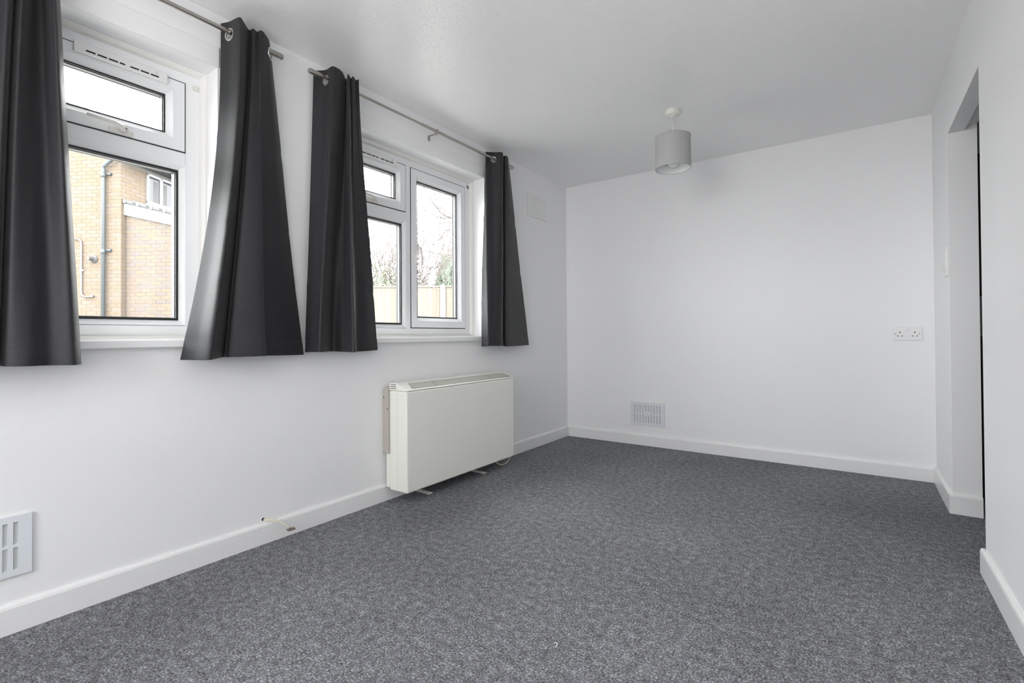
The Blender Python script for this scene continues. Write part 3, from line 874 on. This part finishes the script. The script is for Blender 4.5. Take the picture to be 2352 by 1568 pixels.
pick = cand[:300]; rest = cand[300:]
for k, u, z, hf in pick:
    lst = (me_fh if hf else me_f) if k == 'f' else (me_lh if hf else me_l)
    me = rb.choice(lst)
    par = wall_f if k == 'f' else wall_l
    o = link('brick', me, par, HP(u, (0.012 if k == 'f' else 0.112) + rb.uniform(-0.002, 0.002), z))
nb = len(m_bricks)
def stuff_brick(c, e, nrm, L, mi, z):
    vs = []
    for dd in (0.0, 0.005):
        for su, sz in ((-1, -1), (1, -1), (1, 1), (-1, 1)):
            vs.append(c + e*(su*L/2) + Vector((0, 0, z+sz*BH/2)) + nrm*dd)
    stuff.add(vs, [(4, 5, 6, 7), (0, 1, 5, 4), (1, 2, 6, 5), (2, 3, 7, 6), (3, 0, 4, 7)], mi)
for k, u, z, hf in rest:
    mi = rb.randrange(nb) if k == 'f' else nb+rb.randrange(len(m_bricks2))
    stuff_brick(HP(u, 0.012 if k == 'f' else 0.112, 0), E1, -E2, 0.102 if hf else BL, mi, z)
# side wall bricks (above and behind the lean-to), kept clear of the upper window
for r_ in range(ncf):
    z = course(r_)
    d = 0.0+BL/2 + (0 if r_ % 2 else ST/2)
    if r_ % 2 == 0 and z < EZ-0.03: stuff_brick(HP(-0.012, 0.0512, 0), E2, E1, 0.102, rb.randrange(nb), z)
    while d < 4.5:
        if (z > 3.3 or d < 0.12) and z < EZ-0.03:
            iv = [(d-BL/2, d+BL/2)]
            if 3.80 < z < 4.50:
                iv = [(p, min(q_, 0.592)) for p, q_ in iv if p < 0.57] + [(max(p, 1.41), q_) for p, q_ in iv if q_ > 1.43]
            for p, q_ in iv:
                stuff_brick(HP(-0.012, (p+q_)/2, 0), E2, E1, q_-p, rb.randrange(nb), z)
        d += ST
q = stuff.build('outer_bricks', m_bricks+m_bricks2, house); q['kind'] = 'stuff'
# pitched roof with the gable towards the room, dark soffit under the side eaves
oh, sl_, GC = 0.40, 0.556, 4.93
apex_u = -2.25
def rz(u): return 5.09 - 0.05 - sl_*abs(u-apex_u) + sl_*abs(apex_u) - 0.0
b = MB(); b.prism([(-4.5, GC), (-0.0, GC), (-0.0, rz(0)), (apex_u, rz(apex_u)), (-4.5, rz(-4.5))], lambda u, v, s: HP(u, s, v), 0.0, 0.06)
b.build('gable_cladding', m_clad, house)
b = MB()
b.prism([(-4.5-oh, rz(-4.5-oh)), (apex_u, rz(apex_u)), (oh, rz(oh)), (oh, rz(oh)+0.07), (apex_u, rz(apex_u)+0.07), (-4.5-oh, rz(-4.5-oh)+0.07)], lambda u, v, s: HP(u, s, v), -0.03, 6.2)
b.build('roof', m_roof, house)
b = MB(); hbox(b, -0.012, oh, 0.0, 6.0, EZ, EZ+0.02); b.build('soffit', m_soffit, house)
b = MB(); hbox(b, oh-0.02, oh, -0.02, 6.1, EZ-0.01, rz(oh)+0.02)
b.prism([(-0.012, EZ), (oh-0.02, EZ), (oh-0.02, rz(oh)), (-0.012, rz(0)-0.01)], lambda u, v, s: HP(u, s, v), -0.01, 0.02)
b.build('fascia', m_pwhite, house)
b = MB(); b.tube([HP(oh+0.05, -0.05, EZ+0.10), HP(oh+0.05, 6.1, EZ+0.10)], 0.05, 10); b.build('gutter', m_pipe, house, smooth=True)
# upper window in the side wall
b = MB()
y0_, y1_, z0_, z1_ = 0.597, 1.405, 3.835, 4.485
def sbox(b, dd0, dd1, z0, z1, o0, o1, mi=0): hbox(b, o0, o1, dd0, dd1, z0, z1, mi)
for s0, s1, q0, q1 in ((y0_, y0_+0.05, z0_, z1_), (y1_-0.07, y1_, z0_, z1_), (0.93, 1.0, z0_, z1_), (y0_, y1_, z0_, z0_+0.06), (y0_, y1_, z1_-0.05, z1_)):
    sbox(b, s0, s1, q0, q1, -0.02, 0.02)
wn = b.build('upper_window', m_pwhite, house)
for s0, s1 in ((y0_+0.05, 0.93), (1.0, y1_-0.07)):
    b = MB(); sbox(b, s0, s1, z0_+0.06, z1_-0.05, -0.01, 0.0); b.build('pane', m_hglass, wn)
    b = MB(); sbox(b, s0+(0.12 if s0 < 0.9 else 0.02), s0+(0.24 if s0 < 0.9 else 0.13), z0_+0.06, z1_-0.12, -0.012, 0.002); b.build('net_curtain', m_net, wn)
b = MB(); sbox(b, y0_-0.03, y1_+0.03, z0_-0.035, z0_, -0.02, 0.06); b.build('window_sill', m_pwhite, wn)
# lean-to roof: white bargeboard, tiles and verge clips
sl = (3.351-3.700)/1.396
def lz(u): return 3.700 + sl*(u+0.037)
b = MB()
b.prism([(-0.03, lean_top(-0.03)-0.005), (LU1+0.2, lean_top(LU1+0.2)), (LU1+0.2, lz(LU1+0.2)), (-0.03, lz(-0.03))], lambda u, v, s: HP(u, s, v), 0.065, 0.098)
b.build('bargeboard', m_pwhite, house)
for i in range(11):
    ua = -0.075+0.293*i; ub = ua+0.38
    b = MB()
    b.prism([(ua, lz(ua)+0.045+0.055), (ub, lz(ub)+0.012+0.035), (ub, lz(ub)+0.012), (ua, lz(ua)+0.030)], lambda u, v, s: HP(u, s, v), 0.03, 3.1)
    tl = b.build('roof_tile', m_tile, house)
    uc = 0.336+0.293*(i-1)
    b = MB(); b.prism([(uc-0.02, lz(uc)+0.012), (uc+0.02, lz(uc)+0.006), (uc+0.02, lz(uc)+0.062), (uc-0.02, lz(uc)+0.068)], lambda u, v, s: HP(u, s, v), 0.015, 0.03)
    b.build('verge_clip', m_pwhite, tl)
b = MB(); b.prism([(-0.05, lz(-0.05)+0.0), (LU1, lz(LU1)+0.0), (LU1, lz(LU1)+0.022), (-0.05, lz(-0.05)+0.022)], lambda u, v, s: HP(u, s, v), 0.05, 0.10)
b.build('verge_strip', m_tile, house)
# downpipe, flue, conduit
b = MB(); b.tube([HP(-0.345, -0.055, 0.0), HP(-0.345, -0.055, 4.36), HP(-0.335, -0.06, 4.42), HP(-0.03, -0.11, 4.575), HP(0.30, -0.2, 4.62)], 0.037, 14)
dp = b.build('downpipe', m_pipe, house, smooth=True)
for z in (2.70, 4.24):
    b = MB(); b.tube([HP(-0.345, -0.055, z-0.05), HP(-0.345, -0.055, z+0.05)], 0.043, 14)
    b.tube([HP(-0.31, -0.03, z+0.03), HP(-0.215, -0.012, z+0.03)], [0.022, 0.03], 10); b.build('pipe_clip', m_pipe, dp, smooth=True)
b = MB(); b.tube([HP(-0.606, 0.0, 2.562), HP(-0.606, -0.010, 2.562), HP(-0.606, -0.028, 2.562), HP(-0.606, -0.05, 2.562)], [0.080, 0.080, 0.056, 0.046], 20)
b.tube([HP(-0.606, -0.04, 2.562), HP(-0.606, -0.075, 2.562), HP(-0.606, -0.125, 2.562)], [0.042, 0.036, 0.032], 16)
fl = b.build('flue', m_flue, house, smooth=True, auto=40)
pts = [HP(-1.5, -0.02, 2.985), HP(-1.0, -0.02, 2.982), HP(-0.92, -0.02, 2.965), HP(-0.878, -0.02, 2.93), HP(-0.868, -0.02, 2.87), HP(-0.868, -0.02, 1.91), HP(-0.855, -0.02, 1.85), HP(-0.81, -0.02, 1.812), HP(-0.75, -0.02, 1.803), HP(-0.60, -0.02, 1.803)]
b = MB(); b.tube(pts, 0.016, 10); cd = b.build('conduit', m_conduit, house, smooth=True)
for p0, p1 in ((HP(-0.66, -0.02, 1.815), HP(-0.61, -0.02, 1.815)), (HP(-0.895, -0.02, 2.34), HP(-0.835, -0.02, 2.34))):
    b = MB(); b.tube([p0, p1], 0.024, 8); b.build('pipe_clip', m_pwhite, cd)

# --- garden fence seen through the far window
F0 = Vector((-5.0875, 1.6106, 0)); FD = Vector((-3.5470-(-5.0875), 2.6988-1.6106, 0)); FD.normalize()
FN = Vector((FD.y, -FD.x, 0))                       # towards the room
def FP(s, n_, z): return F0 + FD*s + FN*n_ + Vector((0, 0, z))
fence = empty('garden_fence', FP(0.8, 0, GZ), 'pale timber board fence with white posts outside the far window', 'fence')
FT = 1.885
bp, n_b = 0.0855, 46
meb = []
for m in m_board:
    b = MB()
    prof = [(-0.047, 0.0), (0.047, 0.0), (0.047, 0.005), (-0.047, 0.011)]
    b.prism(prof, lambda u, v, s: FD*u + FN*v + Vector((0, 0, s)), 0, FT-GZ-0.03)
    meb.append(b.mesh('board', m))
for i in range(n_b):
    link('board', meb[(i*7+i//3) % 3], fence, FP(-1.2+i*bp, 0, GZ+0.01))
b = MB(); vs = [FP(s, n_, z) for s in (-1.25, 2.75) for n_ in (-0.01, 0.026) for z in (FT-0.02, FT+0.006)]
b.add(vs, [(0, 1, 3, 2), (4, 6, 7, 5), (0, 4, 5, 1), (2, 3, 7, 6), (0, 2, 6, 4), (1, 5, 7, 3)])
b.build('capping', m_board[1], fence)
for sp in (-0.42, 1.427):
    b = MB()
    w_ = 0.045
    vs = []
    prof = [(-w_, GZ), (w_, GZ), (w_, FT-0.005), (w_*0.5, FT+0.03), (-w_*0.5, FT+0.03), (-w_, FT-0.005)]
    b.prism(prof, lambda u, v, s: FP(sp+u, s, v), -0.05, 0.05)
    b.build('post', m_post, fence)

# --- trees and shrubs beyond the fence
def branchy(b, p, d, L, r, depth, rnd, spread=0.55, lift=0.1, kids=3, n=5, TW=0.0062):
    pts, rs = [p], [r]
    seg = 5
    for i in range(seg):
        d = (d + Vector((rnd.gauss(0, .16), rnd.gauss(0, .16), rnd.gauss(0, .12)+lift*0.15))).normalized()
        p = p + d*(L/seg); pts.append(p); rs.append(r*(1-0.45*(i+1)/seg))
    b.tube(pts, rs, n, cap=False)
    if depth > 0:
        for k in range(kids):
            j = rnd.randint(1, seg)
            dd = (d + Vector((rnd.gauss(0, spread), rnd.gauss(0, spread), rnd.gauss(0, spread*0.8)+lift))).normalized()
            branchy(b, pts[j], dd, L*rnd.uniform(0.5, 0.75), max(rs[j]*0.7, TW), depth-1, rnd, spread, lift, kids, 3 if depth < 3 else 4, TW)
rnd = random.Random(5)
tree = empty('bare_tree', (-3.2, 5.6, GZ), 'bare tree spreading thin branches above the garden fence', 'tree')
b = MB(); b.tube([(-3.2, 5.6, GZ), (-3.25, 5.55, 1.6), (-3.3, 5.5, 3.0), (-3.35, 5.4, 5.5)], [0.16, 0.13, 0.11, 0.05], 10); b.build('trunk', m_bark, tree, smooth=True)
def vpath(name, pts, rs, kids, seed, Lk=0.7):
    b = MB(); rr = random.Random(seed)
    P = [Vector(p) for p in pts]
    fine, fr = [], []
    for i in range(len(P)-1):
        for k in range(4):
            q = cat([tuple(p) for p in P], i+k/4); fine.append(Vector(q)); fr.append(rs[i]*(1-k/4)+rs[i+1]*k/4)
    fine.append(P[-1]); fr.append(rs[-1])
    b.tube(fine, fr, 7, cap=False)
    for k in range(kids):
        j = rr.randint(2, len(fine)-2)
        d0 = (fine[j+1]-fine[j]).normalized()
        dd = (d0*0.8 + Vector((rr.gauss(0, .4), rr.gauss(0, .4), rr.gauss(0, .4)))).normalized()
        branchy(b, fine[j], dd, Lk*rr.uniform(0.5, 1.2), max(0.005, fr[j]*0.35), 1, rr, 0.45, 0.05, 2, 4, 0.0042)
    return b.build(name, m_bark, tree, smooth=True)
vpath('branch', [(-3.3, 5.5, 3.0), (-4.35, 4.6, 3.42), (-5.006, 4.096, 3.60), (-5.25, 3.92, 3.68), (-5.428, 3.795, 3.90), (-5.600, 3.669, 4.24), (-5.70, 3.594, 4.52), (-5.75, 3.56, 4.9)], [0.07, 0.045, 0.034, 0.030, 0.026, 0.018, 0.012, 0.006], 12, 21)
vpath('branch', [(-3.33, 5.45, 4.2), (-4.5, 4.5, 4.05), (-4.95, 4.14, 4.05), (-5.1, 4.02, 4.2), (-5.25, 3.9, 4.42), (-5.35, 3.83, 4.5), (-5.5, 3.75, 4.65)], [0.05, 0.035, 0.024, 0.02, 0.015, 0.01, 0.005], 8, 22, 0.5)
vpath('branch', [(-3.3, 5.5, 2.9), (-4.4, 4.56, 3.30), (-5.01, 4.09, 3.42), (-5.2, 3.96, 3.36), (-5.35, 3.85, 3.15), (-5.5, 3.74, 3.0), (-5.75, 3.56, 2.78)], [0.05, 0.022, 0.014, 0.012, 0.010, 0.008, 0.004], 12, 23, 0.6)
vpath('branch', [(-3.25, 5.55, 2.2), (-4.4, 4.56, 2.75), (-5.01, 4.09, 2.70), (-5.3, 3.9, 2.78), (-5.6, 3.67, 2.88), (-5.8, 3.5, 2.86)], [0.05, 0.02, 0.012, 0.009, 0.007, 0.004], 10, 24, 0.6)
vpath('branch', [(-5.01, 4.09, 3.61), (-5.2, 3.95, 3.52), (-5.38, 3.82, 3.50), (-5.55, 3.70, 3.38), (-5.75, 3.55, 3.28)], [0.012, 0.010, 0.008, 0.006, 0.003], 6, 25, 0.4)

# bare thicket right behind the fence
th = empty('bare_thicket', FP(0.4, -1.6, GZ), 'bare brown thicket rising behind the left part of the fence', 'shrub')
b = MB(); rnd = random.Random(9)
for i in range(74):
    s = rnd.uniform(-1.3, 2.1); hgt = 2.55 + 0.55*math.exp(-((s-0.95)/0.5)**2) - 0.25*max(0, -s) + rnd.uniform(-0.5, 0.2)
    p = FP(s, -rnd.uniform(1.3, 2.6) if s < 0.7 else -rnd.uniform(2.6, 3.8), GZ)
    d = Vector((rnd.gauss(0, .13), rnd.gauss(0, .13), 1)).normalized()
    branchy(b, p, d, hgt*0.80, 0.016, 3, rnd, 0.42, 0.22, 4, 4)
q = b.build('twigs', m_twig, th); q['kind'] = 'stuff'
b = MB(); rnd = random.Random(10)
def leafq(b, p, sz, rnd, mi=0):
    a = Vector((rnd.gauss(0, 1), rnd.gauss(0, 1), rnd.gauss(0, 1))).normalized(); c = a.orthogonal().normalized()
    b.add([p-a*sz, p+c*sz*0.45, p+a*sz, p-c*sz*0.45], [(0, 1, 2, 3)], mi)
for i in range(2600):
    s = rnd.gauss(-0.15, 0.45); z = 1.7+abs(rnd.gauss(0, 0.34))
    leafq(b, FP(s, -rnd.uniform(0.6, 1.6), z), rnd.uniform(0.015, 0.035), rnd, 1 if rnd.random() < 0.05 else 0)
q = b.build('leaves', [m_leaf, m_leaf2], th); q['kind'] = 'stuff'

# conifer with two tops
cf = empty('conifer', (-4.80, 3.62, GZ), 'pale green twin topped conifer behind the fence', 'tree')
b = MB(); b.tube([(-4.80, 3.60, GZ), (-4.80, 3.60, 2.2)], [0.07, 0.02], 8); b.build('trunk', m_bark, cf)
b = MB(); rnd = random.Random(12)
axis = Vector((0.817, 0.577, 0))
for (s0, ztop, Rm) in ((-0.22, 2.66, 0.27), (0.06, 2.60, 0.33), (0.36, 2.47, 0.29), (-0.36, 2.2, 0.21)):
    c0 = Vector((-4.585, 3.545, 0)) + axis*s0
    for i in range(2300):
        h = rnd.random()**0.8; z = 0.6+(ztop-0.6)*h
        R_ = Rm*min(1.0, (1-h)*2.6+0.06)*rnd.uniform(0.72, 1.0)
        a = rnd.uniform(0, 2*PI)
        p = c0+Vector((math.cos(a)*R_, math.sin(a)*R_, z))
        d = Vector((math.cos(a)*0.35, math.sin(a)*0.35, 1)).normalized()*rnd.uniform(0.05, 0.11)
        sd = Vector((-math.sin(a), math.cos(a), 0))*rnd.uniform(0.013, 0.026)
        b.add([p-sd, p+sd, p+d], [(0, 1, 2)], rnd.randrange(2))
q = b.build('foliage', [m_conifer, m_conifer2], cf); q['kind'] = 'stuff'
